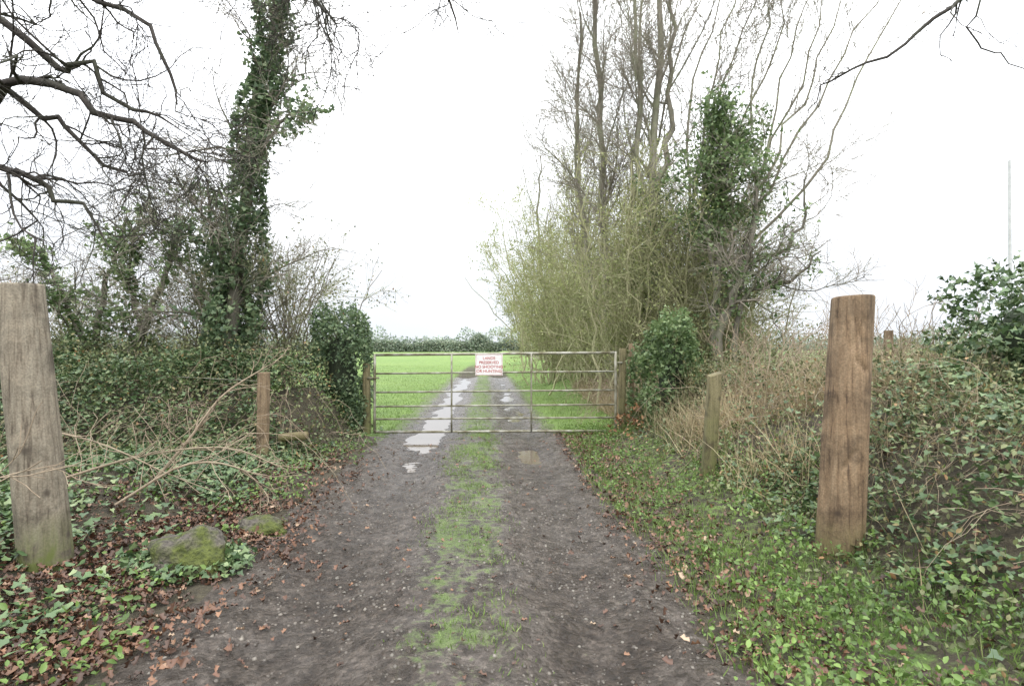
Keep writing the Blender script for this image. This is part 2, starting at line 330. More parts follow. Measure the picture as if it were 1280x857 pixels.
# ---------------------------------------------------------------- posts
def post(name,base,topp,r,mat,label,cat='post',group=None,sides=40,rings=50,slant=(0,0),square=False,gouge=False,seed=0):
    base=np.array(base,float); tp=np.array(topp,float); ax=tp-base; L=np.linalg.norm(ax)
    V=[];th=np.arange(sides)/sides*2*np.pi
    hs=np.concatenate([np.linspace(-.3,L-.014,rings),[L-.006,L]])
    for q,hh in enumerate(hs):
        t=(hh+.3)/(L+.3)
        c=base+ax/L*hh
        rr=r*(1.04-.07*t)
        lump=1+.03*np.sin(th*2+seed+3*t)+.022*np.sin(th*5+seed*2+5*t)+.02*(vn(th*3,th*0+hh*4,1,seed+3)-.5)
        if square:
            k=1/np.maximum(np.abs(np.cos(th)),np.abs(np.sin(th))); lump=lump*np.minimum(k,1.28)*.9
        for ca,cd in ((4.3+seed,.09),(5.3+seed*1.3,.06),(3.6+seed,.05),(4.9+seed*.7,.07),(4.0+seed*2.1,.05)):
            dd=np.abs(np.angle(np.exp(1j*(th-ca-.12*np.sin(hh*3)))))
            lump=lump-cd*np.exp(-(dd/.045)**2)*(.35+.65*np.clip(np.sin(hh*2.3+ca*3)+.4,0,1))
        if gouge:
            for (a0,h0,a1,h1) in ((4.3,L-.16,4.75,L-.34),(4.75,L-.16,4.3,L-.34),(4.5,L-.42,5.0,L-.5),(4.2,L*.35,4.7,L*.42)):
                for sg in np.linspace(0,1,12):
                    da=(th-(a0+(a1-a0)*sg))*r; dh=hh-(h0+(h1-h0)*sg)
                    lump=lump-.035*np.exp(-(da**2+dh**2)/.012**2)*1.5
        rr=rr*lump
        if q==len(hs)-2: rr=rr*.992
        if q==len(hs)-1: rr=rr*.965
        x=rr*np.cos(th); y=rr*np.sin(th)
        z=np.where(q>=len(hs)-3,x*slant[0]+y*slant[1],0)
        V.append(np.stack([c[0]+x,c[1]+y,c[2]+z],1))
    V.append(np.array([[tp[0],tp[1],tp[2]]]))
    V=np.vstack(V); n=len(hs); i=np.arange(n-1)[:,None]*sides; j=np.arange(sides)[None]; j2=(j+1)%sides
    F=np.stack([i+j,i+j2,i+sides+j2,i+sides+j],-1).reshape(-1,4); j=np.arange(sides)
    ft=np.stack([(n-1)*sides+j,(n-1)*sides+(j+1)%sides,np.full(sides,n*sides)],1)
    o=mesh_obj(name,V,[F,ft],mat,origin=tuple(base),smooth=True)
    return top(o,label,cat,group=group)
post('wooden_post',(-2.94,3.6,H(-2.94,3.6)),(-3.12,3.6,1.87),.137,M_woodG,'thick grey weathered round wooden post among ivy','wooden post',slant=(.02,.03),seed=1,rings=90,sides=72)
post('wooden_post',(2.18,3.8,H(2.18,3.8)-.04),(2.29,3.82,1.81),.136,M_woodB,'thick brown round wooden post with notches on the bank','wooden post',slant=(.02,-.04),gouge=True,seed=2.2,rings=110,sides=80)
post('fence_post',(-3.02,6.9,H(-3.02,6.9)-.02),(-3.02,6.92,1.16),.068,M_woodO,'short brown wooden fence post in the undergrowth','post',square=True,seed=3,rings=30,sides=24)
post('fence_post',(2.03,5.9,H(2.03,5.9)),(2.10,5.9,1.19),.072,M_woodY,'short greenish wooden post beside the verge','post',square=True,seed=4,rings=30,sides=24,slant=(.3,.1))
post('gate_post',(-2.42,9.5,0),(-2.43,9.5,1.19),.062,M_woodY,'mossy square timber gate post by ivy clump','gate post',square=True,seed=5,rings=30,sides=24)
post('gate_post',(1.84,9.56,0),(1.86,9.56,1.44),.06,M_woodY,'mossy tall timber gate post beside ivy stump','gate post',square=True,seed=6,rings=30,sides=24)
post('fence_post',(2.06,9.9,0),(2.08,9.9,1.52),.05,M_woodO,'slim wooden post behind the gate post','post',square=True,seed=7,rings=20,sides=20)
post('fence_post',(4.35,6.6,.4),(4.37,6.6,1.66),.045,M_woodO,'pale wooden fence stake in brambles','post',square=True,seed=8,rings=20,sides=20)
# ---------------------------------------------------------------- gate
def metal():
    m,nt,b=newmat('galvanised_steel')
    tc=nt.nodes.new('ShaderNodeTexCoord'); n=N(nt,'ShaderNodeTexNoise',Scale=7.,Detail=5.); nt.links.new(tc.outputs['Object'],n.inputs['Vector'])
    nt.links.new(ramp(nt,n.outputs['Fac'],[(.35,(.13,.115,.065)),(.5,(.24,.23,.17)),(.7,(.38,.375,.33))]),b.inputs['Base Color'])
    b.inputs['Metallic'].default_value=.2; b.inputs['Roughness'].default_value=.6; return m
M_metal=metal()
gate=empty('field_gate',(-2.3,9.45,0)); top(gate,'galvanised tubular farm gate closed across the track','gate')
GO=(-2.3,9.45,0)
def bar(name,a,b_,r,sides=10):
    P=np.linspace(a,b_,5)[None]; R=np.full((1,P.shape[1]),r)
    V,F=tubes([(P,R)],sides); n=len(V); caps=np.array([list(range(sides))[::-1],list(range(n-sides,n))])
    return mesh_obj(name,V,F+[caps],M_metal,origin=GO,parent=gate,smooth=False)
gx0,gx1=-2.28,1.72
for z0,z1,r in ((1.33,1.37,.022),(1.02,1.06,.015),(.71,.75,.015),(.475,.51,.015),(.265,.295,.015),(.05,.075,.02)):
    bar('rail',(gx0+.02,9.45,z0),(gx1-.02,9.45,z1),r)
bar('stile',(gx0,9.45,.03),(gx0,9.45,1.35),.022); bar('stile',(gx1,9.45,.05),(gx1,9.45,1.39),.022)
bar('brace',(-1.0,9.425,.05),(-1.0,9.425,1.34),.015); bar('brace',(.32,9.425,.06),(.32,9.425,1.36),.015)
bar('hinge',(1.70,9.45,1.2),(1.84,9.5,1.2),.016); bar('hinge',(1.70,9.45,.25),(1.84,9.5,.25),.016); bar('latch',(-2.4,9.43,.95),(-2.2,9.43,.95),.014)
# sign
sg=empty('sign',(-.38,9.4,1.15)); top(sg,'white rectangular notice with red lettering on gate','sign')
m,nt,b=newmat('sign_white'); tc=nt.nodes.new('ShaderNodeTexCoord'); n=N(nt,'ShaderNodeTexNoise',Scale=12.,Detail=4.); nt.links.new(tc.outputs['Object'],n.inputs['Vector'])
nt.links.new(ramp(nt,n.outputs['Fac'],[(.3,(.66,.64,.62)),(.6,(.78,.77,.76))]),b.inputs['Base Color']); b.inputs['Roughness'].default_value=.4; M_sw=m
m,nt,b=newmat('sign_red'); tc=nt.nodes.new('ShaderNodeTexCoord'); n=N(nt,'ShaderNodeTexNoise',Scale=20.); nt.links.new(tc.outputs['Object'],n.inputs['Vector'])
nt.links.new(ramp(nt,n.outputs['Fac'],[(.3,(.38,.045,.04)),(.7,(.45,.07,.06))]),b.inputs['Base Color']); M_sr=m
def boxm(name,c,s,mat,parent=None,origin=(0,0,0),bev=0):
    import bmesh
    bm=bmesh.new(); bmesh.ops.create_cube(bm,size=1)
    for v in bm.verts: v.co=Vector((c[0]-origin[0]+v.co.x*s[0],c[1]-origin[1]+v.co.y*s[1],c[2]-origin[2]+v.co.z*s[2]))
    if bev: bmesh.ops.bevel(bm,geom=bm.edges[:],offset=bev,segments=2,affect='EDGES')
    me=bpy.data.meshes.new(name); bm.to_mesh(me); bm.free(); me.materials.append(mat); o=bpy.data.objects.new(name,me); C.objects.link(o)
    if parent: o.parent=parent
    else: o.location=origin
    return o
SO=(-.38,9.4,1.15)
boxm('board',(-.38,9.405,1.17),(.45,.008,.35),M_sw,sg,SO,.002)
def q(x0,x1,z0,z1): return [(x0,9.3985,z0),(x1,9.3985,z0),(x1,9.3985,z1),(x0,9.3985,z1)]
V=q(-.595,-.165,1.334,1.338)+q(-.595,-.165,1.002,1.006)+q(-.595,-.591,1.006,1.334)+q(-.169,-.165,1.006,1.334)
mesh_obj('border',V,[np.arange(16).reshape(4,4)],M_sr,origin=SO,parent=sg)
cu_=bpy.data.curves.new('t','FONT'); cu_.body="LANDS\nPRESERVED\nNO SHOOTING\nOR HUNTING"; cu_.align_x='CENTER'; cu_.align_y='CENTER'; cu_.size=.066; cu_.space_line=1.08; cu_.offset=.0005
to=bpy.data.objects.new('t',cu_); C.objects.link(to); bpy.context.view_layer.update()
me=bpy.data.meshes.new_from_object(to.evaluated_get(bpy.context.evaluated_depsgraph_get())); bpy.data.objects.remove(to)
me.materials.clear(); me.materials.append(M_sr); lo=bpy.data.objects.new('lettering',me); C.objects.link(lo); lo.parent=sg; lo.location=(0,-.0025,.02); lo.rotation_euler=(math.radians(90),0,0)
o=tube_obj('fence_rail',[(np.array([[(-4.6,9.6,1.27),(-3.9,9.6,1.3),(-3.2,9.6,1.3)]],float),np.full((1,3),.03))],M_stick,8,origin=(-3.9,9.6,1.3)); top(o,'pale rough wooden rail behind the hedge','fence rail')
o=tube_obj('wire',[(line([(-9,8.6,1.02),(-6,8.4,1.06),(-3.02,6.95,1.05)],12)[None],np.full((1,12),.004))],M_metal,5,origin=(-6,8,1.05)); top(o,'thin fence wire strung to short post','wire')
m,nt,b=newmat('hazed_pole'); tc=nt.nodes.new('ShaderNodeTexCoord'); n=N(nt,'ShaderNodeTexNoise',Scale=3.); nt.links.new(tc.outputs['Object'],n.inputs['Vector'])  # pole colour kept pale to imitate haze in front of it
nt.links.new(ramp(nt,n.outputs['Fac'],[(.3,(.4,.4,.42)),(.7,(.5,.5,.52))]),b.inputs['Base Color'])
o=tube_obj('utility_pole',[(np.array([[(43.8,50,-.3),(43.8,50,8),(43.8,50,17.8)]],float),np.array([[.14,.13,.11]]))],m,8,origin=(43.8,50,0)); top(o,'slender pale utility pole standing in field','pole')
# ---------------------------------------------------------------- trees
def tree(name,label,stems,lv,mat,tmat,cat='tree',ivy=None,foli=None,group=None,s1=9,bias=None,jit=.02,imat=None,isz=(.045,.09)):
    base=tuple(float(v) for v in stems[0][0][0]); e=empty(name,base)
    top(e,label,cat,group=group)
    K=16; P=np.stack([line(p,K) for p,_,_ in stems]); R=np.stack([np.linspace(1,0,K)**.8*(a-b_)+b_ for _,a,b_ in stems])
    P[:,1:-1]+=rng.normal(0,jit,P[:,1:-1].shape)
    tube_obj('trunk',[(P,R)],mat,s1,base,e)
    cur=(P,R); sets=[]
    for d in lv:
        cur=grow(cur[0],cur[1],**d); sets.append(cur)
    if sets:
        tube_obj('branches',sets[:1],mat,6,base,e)
        if len(sets)>1: tube_obj('twigs',sets[1:],tmat,3,base,e)
    if ivy: 
        Pv=ivy(P,R,sets); leaf_obj('ivy',Pv,rng.uniform(isz[0],isz[1],len(Pv)),T_ivy,imat or M_ivyT,.9,origin=base,parent=e)
    if foli:
        n,jt,size,fm,lev=foli
        A,B=sets[lev]; i=rng.integers(0,len(A),n); t=rng.uniform(.1,1,n); pos,_,_=at(A,B,i,t); pos=pos+rng.normal(0,jt,pos.shape)
        leaf_obj('foliage',pos,rng.uniform(size*.6,size*1.4,n),T_dia,fm,1.2,origin=base,parent=e)
    return e,P,R,sets
def sleeve(n,prof,jz=.0,stem=None,thr=.0,t1=1.):
    def f(P,R,sets):
        idx=rng.integers(0,len(P) if stem is None else stem,n); t=rng.uniform(0,t1,n)
        pos,tan,r=at(P,R,idx,t)
        th=rng.uniform(0,6.283,n); lump=.3+1.4*vn(th/1.2,t*18,1,3)**1.4
        rad=np.array([prof(a) for a in t])*lump*rng.uniform(.35,1,n)**.5+r
        pos[:,0]+=rad*np.cos(th); pos[:,1]+=rad*np.sin(th); pos[:,2]+=rng.normal(0,.06,n)
        k=vn(th/1.1+idx*9,t*14,1,8)>thr
        return pos[k]
    return f
def combo(*fs):
    return lambda P,R,s: np.vstack([f(P,R,s) for f in fs])
def onbr(n,lev,jit,tlo=0,thi=1,frac=1.):
    def f(P,R,sets):
        A,B=sets[lev]; m_=max(1,int(len(A)*frac)); i=rng.integers(0,m_,n); t=rng.uniform(tlo,thi,n); pos,_,_=at(A,B,i,t); pos=pos+rng.normal(0,jit,pos.shape)
        return pos
    return f
tree('ivy_clad_tree','leaning tree wrapped in dark ivy above the hedge',
 [([(-4.65,9.2,.2),(-4.5,9.2,2.2),(-4.3,9.2,4.0),(-4.1,9.2,5.4),(-3.85,9.2,6.8),(-3.8,9.2,8.6)],.12,.05),
  ([(-4.6,9.2,1.5),(-4.9,9.3,3.2),(-5.0,9.3,4.2)],.05,.015),
  ([(-4.35,9.2,3.9),(-3.95,9.1,4.7),(-3.5,9.0,5.1),(-3.0,9,5.2)],.035,.01)],
 [dict(n=60,L=1.5,k=8,ang=1.0,up=.05,wig=.25,tmin=.1,rf=.25,rmin=.005),dict(n=560,L=.8,k=6,ang=.7,up=.0,wig=.25,rf=.6,rmin=.0035),dict(n=2800,L=.4,k=4,ang=.7,up=0,wig=.2,rmin=.0028)],
 M_barkh,M_twig,ivy=combo(sleeve(8500,lambda t:.31-.15*t+.06*math.sin(t*9),stem=1,thr=.27),sleeve(3400,lambda t:.32,stem=1,thr=.1,t1=.36),sleeve(900,lambda t:.15,stem=3,thr=.35),onbr(2600,0,.08,0,.6,.6)))
def scr(stems,label,a,b,n0,n1,n2,L=1.3):
    tree('tree',label,stems,[dict(n=n0,L=L,k=7,ang=.8,up=.04,wig=.28,tmin=.15,rf=.4,rmin=.005),dict(n=n1,L=.75,k=6,ang=.7,up=.0,wig=.25,rmin=.0033),dict(n=n2,L=.4,k=4,ang=.7,up=0,wig=.2,rmin=.0024)],M_barkh,M_twig,ivy=combo(sleeve(a,lambda t:.15,thr=.4),onbr(b,0,.09,0,.9,.4)),imat=M_ivyL)
scr([([(-6.9,9.3,.5),(-6.8,9.3,1.6),(-6.6,9.3,2.6),(-6.3,9.3,3.6)],.07,.015),([(-6.9,9.3,1.3),(-7.4,9.3,2.4),(-7.9,9.3,3.2)],.05,.012)],'small crooked thorn tree draped with ivy in the hedge',1500,1300,22,200,900)
scr([([(-6.3,9.2,.5),(-5.95,9.2,1.7),(-5.5,9.2,2.9),(-5.35,9.2,3.5)],.065,.015),([(-6.0,9.2,1.6),(-6.2,9.2,2.6),(-6.1,9.2,3.3)],.045,.01)],'twin-stemmed scrubby tree with sparse ivy in hedge',1300,900,20,170,800,1.1)
scr([([(-8.7,9.0,.5),(-8.5,9,1.4),(-8.3,9.0,2.1)],.07,.015),([(-9.4,9.2,.5),(-9.5,9.2,1.6),(-9.2,9.2,2.3)],.06,.015)],'scrubby bare thorn tree with ivy at hedge end',1100,1200,22,190,900,1.1)
for bx,by,hh,nn_ in ((-5.3,9.9,2.9,14),(-4.0,9.9,3.2,20),(-8.4,10,2.1,12)):
    st=[]
    for i in range(nn_):
        a=rng.uniform(0,6.28); sx=bx+rng.normal(0,.3); 
        st.append(([(sx,by+rng.normal(0,.2),.1),(sx+.25*math.cos(a),by+.2*math.sin(a),hh*.5),(sx+.9*math.cos(a),by+.5*math.sin(a),hh*rng.uniform(.7,1.1))],.018,.005))
    tree('shrub','bare twiggy hedge shrub with few green leaves',st,[dict(n=150,L=1.1,k=6,ang=.6,up=.03,wig=.18,rf=.6,rmin=.0038),dict(n=1300,L=.55,k=5,ang=.6,up=.0,wig=.18,rmin=.0026)],M_twig,M_twigl,cat='shrub',foli=(2800,.06,.045,M_bram,1),s1=5,group='shrubs in the hedge')
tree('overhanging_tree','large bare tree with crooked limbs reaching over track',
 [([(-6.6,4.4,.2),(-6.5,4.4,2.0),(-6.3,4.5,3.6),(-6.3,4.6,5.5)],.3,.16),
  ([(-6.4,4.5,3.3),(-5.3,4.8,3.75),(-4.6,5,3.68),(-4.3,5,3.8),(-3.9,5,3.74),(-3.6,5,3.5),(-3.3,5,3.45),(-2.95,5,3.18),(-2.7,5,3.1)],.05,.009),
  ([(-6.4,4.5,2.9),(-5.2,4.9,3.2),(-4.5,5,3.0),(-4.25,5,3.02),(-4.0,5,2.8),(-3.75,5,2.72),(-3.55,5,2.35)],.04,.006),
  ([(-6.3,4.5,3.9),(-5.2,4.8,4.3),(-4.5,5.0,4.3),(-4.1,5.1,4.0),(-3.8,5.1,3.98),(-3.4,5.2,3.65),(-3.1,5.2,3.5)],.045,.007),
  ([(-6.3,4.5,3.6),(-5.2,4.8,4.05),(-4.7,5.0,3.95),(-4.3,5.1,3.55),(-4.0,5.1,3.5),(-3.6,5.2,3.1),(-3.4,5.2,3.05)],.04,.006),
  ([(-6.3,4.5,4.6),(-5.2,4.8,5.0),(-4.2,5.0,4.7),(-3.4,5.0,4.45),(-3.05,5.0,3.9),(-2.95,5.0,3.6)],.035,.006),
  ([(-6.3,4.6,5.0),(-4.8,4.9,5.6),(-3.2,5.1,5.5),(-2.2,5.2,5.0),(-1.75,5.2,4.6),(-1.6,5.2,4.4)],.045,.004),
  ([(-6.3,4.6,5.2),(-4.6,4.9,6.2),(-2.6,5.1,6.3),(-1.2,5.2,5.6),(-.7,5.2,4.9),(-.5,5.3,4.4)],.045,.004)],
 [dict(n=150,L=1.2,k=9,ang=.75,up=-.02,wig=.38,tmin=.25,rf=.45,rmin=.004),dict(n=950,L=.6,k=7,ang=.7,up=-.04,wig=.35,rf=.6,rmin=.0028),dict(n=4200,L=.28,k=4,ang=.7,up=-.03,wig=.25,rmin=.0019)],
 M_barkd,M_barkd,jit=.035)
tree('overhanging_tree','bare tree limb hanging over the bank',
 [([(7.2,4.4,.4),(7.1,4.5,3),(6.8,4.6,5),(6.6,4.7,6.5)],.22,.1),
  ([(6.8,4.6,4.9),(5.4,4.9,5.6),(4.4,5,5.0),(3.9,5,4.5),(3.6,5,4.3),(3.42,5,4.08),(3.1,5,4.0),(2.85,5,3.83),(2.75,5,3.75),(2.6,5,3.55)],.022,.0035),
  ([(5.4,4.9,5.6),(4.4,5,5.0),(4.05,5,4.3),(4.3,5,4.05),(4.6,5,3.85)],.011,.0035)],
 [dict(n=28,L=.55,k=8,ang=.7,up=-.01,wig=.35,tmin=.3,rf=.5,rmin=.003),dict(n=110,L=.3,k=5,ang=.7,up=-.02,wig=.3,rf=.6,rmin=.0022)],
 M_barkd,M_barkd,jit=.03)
lvR=[dict(n=40,L=2.6,k=8,ang=.5,up=.1,wig=.16,tmin=.22,rf=.4,rmin=.007),dict(n=400,L=1.4,k=6,ang=.6,up=.05,wig=.2,rmin=.0048),dict(n=3400,L=.7,k=5,ang=.6,up=.02,wig=.18,rmin=.0034)]
G='trees in the hedgerow beside the field'
tree('tree','tall slender straight bare tree rising from hedgerow',[([(2.6,14,.2),(2.25,14,3),(2.2,14,6.5),(2.05,14,10),(2.0,14,13)],.1,.03),([(2.6,14.5,.2),(2.0,14.5,3.5),(1.7,14.6,6.5),(1.75,14.5,10)],.06,.02)],lvR,M_bark,M_twig,group=G,jit=.045)
tree('tree','tall forked bare grey-green tree with ivy tufts',[([(3.3,12.5,.2),(3.15,12.5,2.5),(3.1,12.5,5.3),(3.25,12.5,8),(3.3,12.5,12)],.13,.03),([(3.12,12.5,4.6),(3.5,12.5,6.2),(3.5,12.6,8.5),(3.8,12.5,11)],.075,.02),([(3.1,12.5,3.5),(2.8,12.5,6),(2.7,12.4,9),(2.4,12.4,11.5)],.055,.02)],lvR,M_bark,M_twig,group=G,ivy=sleeve(2200,lambda t:.3,stem=1,thr=.35,t1=.5),imat=M_ivyL,jit=.045)
fan=[]
for i in range(11):
    e_=3.4+i*.46; c_=rng.normal(0,.22)
    fan.append(([(3.9+i*.05,12.8,.3),(3.9+i*.1,12.8+.1*i,3.0),(e_*.62+1.6+c_,12.8+rng.normal(0,.3),5.4),(e_*.85+.9+c_*.5,12.8,7.6),(e_+.9+rng.normal(0,.2),12.8,9.8)],.045,.01))
tree('tree','multi-stemmed bare tree with stems fanning outward',fan,[dict(n=130,L=2.3,k=9,ang=.45,up=.07,wig=.2,tmin=.12,rf=.45,rmin=.0055),dict(n=850,L=1.2,k=7,ang=.55,up=.03,wig=.2,rmin=.0042),dict(n=4600,L=.6,k=4,ang=.5,up=.02,wig=.16,rmin=.0032)],M_bark,M_twig,group=G,s1=6,jit=.06)
tree('ivy_clad_tree','ivy-covered tree standing in the hedgerow',[([(4.0,11,.4),(3.95,11,2.5),(4.1,11,4.5),(4.05,11,6.0)],.09,.03),([(3.95,11,2.0),(4.5,11,3.3),(4.75,11,4.6),(4.7,11,5.4)],.06,.02),([(3.97,11,2.6),(3.7,11,4.0),(3.8,11,5.2)],.05,.02)],
 [dict(n=50,L=1.0,k=6,ang=.9,up=.12,wig=.25,tmin=.45,rf=.4,rmin=.005),dict(n=380,L=.7,k=5,ang=.7,up=0,wig=.2,rmin=.0035)],M_bark,M_twig,ivy=combo(sleeve(1800,lambda t:.12+.14*math.sin(t*3.1),thr=.4),onbr(3600,0,.14,.1,1,.5),onbr(1800,1,.08,0,1,.4)),group=G,imat=M_ivyL)
tree('tree','dark crooked thorn tree at hedge edge',[([(3.75,10.4,.4),(3.85,10.4,1.9),(4.15,10.4,2.7),(4.4,10.4,3.5),(4.5,10.4,4.3)],.08,.02),([(3.85,10.4,1.8),(4.3,10.4,2.9),(4.9,10.3,3.2),(5.3,10.3,3.7),(5.3,10.3,4.5)],.05,.012),([(4.1,10.4,.4),(4.15,10.4,2.1),(4.6,10.4,2.6),(5.1,10.3,2.7),(5.6,10.3,3.2)],.06,.012)],
 [dict(n=40,L=1.3,k=8,ang=.7,up=.03,wig=.32,tmin=.2,rf=.45,rmin=.006),dict(n=300,L=.7,k=6,ang=.7,up=0,wig=.28,rmin=.004),dict(n=1500,L=.35,k=4,ang=.7,up=0,wig=.2,rmin=.003)],M_barkh,M_twig,group=G,ivy=combo(sleeve(500,lambda t:.11,thr=.5,t1=.5),onbr(400,0,.1,0,.6,.3)),imat=M_ivyL,jit=.035)
tree('tree','slim bare sapling cluster further along hedgerow',[([(2.9,19,.2),(2.4,19,4),(2.2,19,8),(2.3,19,12.5)],.09,.03),([(3.4,18,.2),(3.6,18,4),(3.9,18,8),(4.2,18,13)],.09,.03),([(2.2,24,.2),(1.4,24,4),(1.1,24,7),(1.2,24,9.5)],.08,.02)],lvR,M_bark,M_twig,group=G,jit=.06)
for (bx,by,rad,hh,ns,nf) in ((2.8,12.4,1.7,5.6,50,17000),(4.2,12.2,1.3,4.3,34,9000),(2.7,16.5,2.3,7.6,54,18000),(5.0,14.5,1.9,5.6,34,8000),(2.1,21.5,3.1,9,50,18000),(2.7,30,3.6,9,40,14000),(3.8,42,3.9,8.5,28,10000),(4.4,60,4.2,8,24,8000)):
    st=[]
    for i in range(ns):
        a=rng.uniform(0,6.283); q_=rng.uniform(.1,1)**.6; sx=bx+rng.normal(0,rad*.25); sy=by+rng.normal(0,rad*.25); h2=hh*(1-.45*q_**2)*rng.uniform(.65,1.1)
        st.append(([(sx,sy,.1),(sx+.35*rad*q_*math.cos(a),sy+.35*rad*q_*math.sin(a),h2*.45),(sx+rad*q_*math.cos(a),sy+rad*q_*math.sin(a),h2)],.03,.008))
    f=1+max(0,by-14)*.04
    tree('shrub','dense yellow-green twiggy willow shrub in hedgerow',st,[dict(n=330,L=1.5,k=6,ang=.6,up=.03,wig=.22,tmin=.08,rf=.5,rmin=.005*f),dict(n=2800,L=.85,k=5,ang=.65,up=.01,wig=.22,rmin=.0037*f)],M_twigl,M_twigl,cat='shrub',foli=(nf,.1,.052*f,M_will,1),s1=5,group='shrubs in the hedgerow',jit=.06)
# ---------------------------------------------------------------- ivy clumps
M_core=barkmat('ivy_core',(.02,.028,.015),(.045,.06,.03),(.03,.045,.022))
def clump(name,label,c,s,n,mat,size=(.05,.1),T=T_ivy,cat='ivy bush',core=True,tilt=.9,seed=0,pw=.75,ra=.4):
    c=np.array(c,float); s=np.array(s,float)
    d=rng.normal(size=(n,3)); d/=np.linalg.norm(d,axis=1,keepdims=True)
    d=np.sign(d)*np.abs(d)**pw
    az=np.arctan2(d[:,1],d[:,0])
    lump=1-ra*.55+ra*.8*vn(az*1.6,d[:,2]*3,.8,seed+5)+ra*.5*vn(az*4,d[:,2]*8,.8,seed+6)
    P=c+d*s*(lump*rng.uniform(.5,1.08,n)**.35)[:,None]; base=(c[0],c[1],c[2]-s[2])
    e=empty(name,base); top(e,label,cat)
    leaf_obj('foliage',P,rng.uniform(*size,n),T,mat,tilt,origin=base,parent=e)
    if not core: return e
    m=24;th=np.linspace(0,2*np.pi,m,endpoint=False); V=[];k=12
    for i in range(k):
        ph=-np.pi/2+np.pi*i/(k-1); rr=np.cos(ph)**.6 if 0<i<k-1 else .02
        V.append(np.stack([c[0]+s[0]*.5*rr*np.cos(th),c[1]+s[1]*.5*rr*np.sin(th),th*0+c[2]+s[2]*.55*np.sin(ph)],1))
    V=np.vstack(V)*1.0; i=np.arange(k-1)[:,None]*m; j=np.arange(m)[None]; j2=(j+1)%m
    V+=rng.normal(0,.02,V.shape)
    mesh_obj('stump',V,[np.stack([i+j,i+j2,i+m+j2,i+m+j],-1).reshape(-1,4)],M_core,origin=base,parent=e,smooth=True)  # dark rounded core filling the inside of the leaf clump
    return e
clump('ivy_bush','dense dark clipped ivy clump beside gate post',(-2.9,9.7,1.03),(.47,.5,1.02),10000,M_ivyT,(.03,.06),seed=1,pw=.65,ra=.4)
clump('ivy_bush','ragged upright ivy-covered stump beside gate post',(2.48,8.9,.95),(.36,.4,.84),6000,M_ivyL,(.035,.07),seed=2,ra=.8,pw=.7)
clump('ivy_bush','small ivy tangle climbing the gate post',(2.1,9.5,.8),(.16,.22,.55),1300,M_ivyL,(.03,.06),seed=12,ra=1.1,core=False)
clump('ivy_bush','low bramble and ivy clump over old bank',(3.2,8.6,.75),(.7,.6,.5),3500,M_bram,(.03,.06),T_oval,seed=3,ra=.8)
clump('ivy_bush','dark ivy bush on top of bank',(4.95,5.3,1.55),(.64,.7,.58),4600,M_ivy,(.03,.07),seed=4,ra=1.1,pw=1)
clump('ivy_bush','dark ivy thicket spilling down the bank',(5.5,4.9,1.15),(.8,.9,.8),4500,M_ivy,(.03,.07),seed=5,ra=.8,pw=1)
clump('dead_bracken','loose rusty brown dead leaves at gate post foot',(1.95,8.95,.22),(.42,.35,.3),230,M_rust,(.04,.08),T_oval,'bracken',core=False,seed=9,ra=1.2,pw=1.2)
# ---------------------------------------------------------------- ground cover (stuff)
def rect(n,x0,x1,y0,y1): return rng.uniform(x0,x1,n),rng.uniform(y0,y1,n)
def VL(x,y):
    u=-(x-cx(y)); s=y+.3*(u-2.3)
    return (.1*sm((u-1.8)/.6)+.5*sm((u-1.9)/.7)*sm((s-7.0)/1.4))*(.4+1.2*fbm(x,y,.8,81))*(1-sm((y-10)/.8))
def VR(x,y):
    u=x-cx(y)
    return (.06*sm((u-1.5)/.4)+.42*sm((u-2.4)/1.2)+.25*sm((u-2.6)/.8)*sm((y-6.5)/2))*(.35+1.3*fbm(x,y,.8,83))
def cover(name,label,x,y,V,mat,T,size,tilt,p=.45,zoff=.01):
    z=H(x,y)+V*rng.uniform(0,1,len(x))**p+zoff
    P=np.stack([x,y,z],1)
    return top(leaf_obj(name,P,rng.uniform(*size,len(x)),T,mat,tilt),label,None,'stuff')
x,y=rect(90000,-9,-1.5,2.0,10.4); u=-(x-cx(y)); m_=(rng.random(len(x))<sm((u-1.6)/.9)*(.15+.85*sm((fbm(x,y,.9,85)-.36)/.22)))&((y>5)|(rng.random(len(x))<.7)); x,y=x[m_],y[m_]
cover('ivy_ground_cover','dark green ivy carpeting the bank',x,y,VL(x,y),M_ivy,T_ivy,(.025,.065),.5)
x,y=rect(26000,-12,-2,5.8,10.6); u=-(x-cx(y)); m_=(u>1.9)&(y+.3*(u-2.3)>6.8); x,y=x[m_],y[m_]
cover('hedge_foliage','mixed bramble foliage along the low hedge',x,y,VL(x,y)*1.4,M_bram,T_oval,(.03,.06),.9,.7)
x,y=rect(60000,-5.5,-.9,1.5,8); u=-(x-cx(y)); w=1.1*np.exp(-((u-1.9)/.5)**2)+.5*sm((u-1.6)/.5)*(1-.7*sm((u-3.2)/1)); w=w*(1-.75*sm((y-3.6)/2.2))*sm((fbm(x,y,.4,87)-.25)/.3); m_=rng.random(len(x))<w; x,y=x[m_],y[m_]
cover('leaf_litter','brown fallen leaves scattered on the verge',x,y,x*0+.03,M_lit,T_dead,(.022,.055),.5)
x,y=rect(14000,.7,3.4,1.5,9.5); u=x-cx(y); m_=rng.random(len(x))<np.exp(-((u-1.6)/.4)**2)*.6+.14*(u>1.2); x,y=x[m_],y[m_]
cover('leaf_litter','brown fallen leaves along grassy verge',x,y,x*0+.035,M_lit,T_dead,(.025,.055),.5)
x,y=rect(500,-1.9,1.1,1.8,9); cover('leaf_litter','stray dead leaves trodden into mud',x,y,x*0+.004,M_lit,T_dead,(.02,.045),.3)
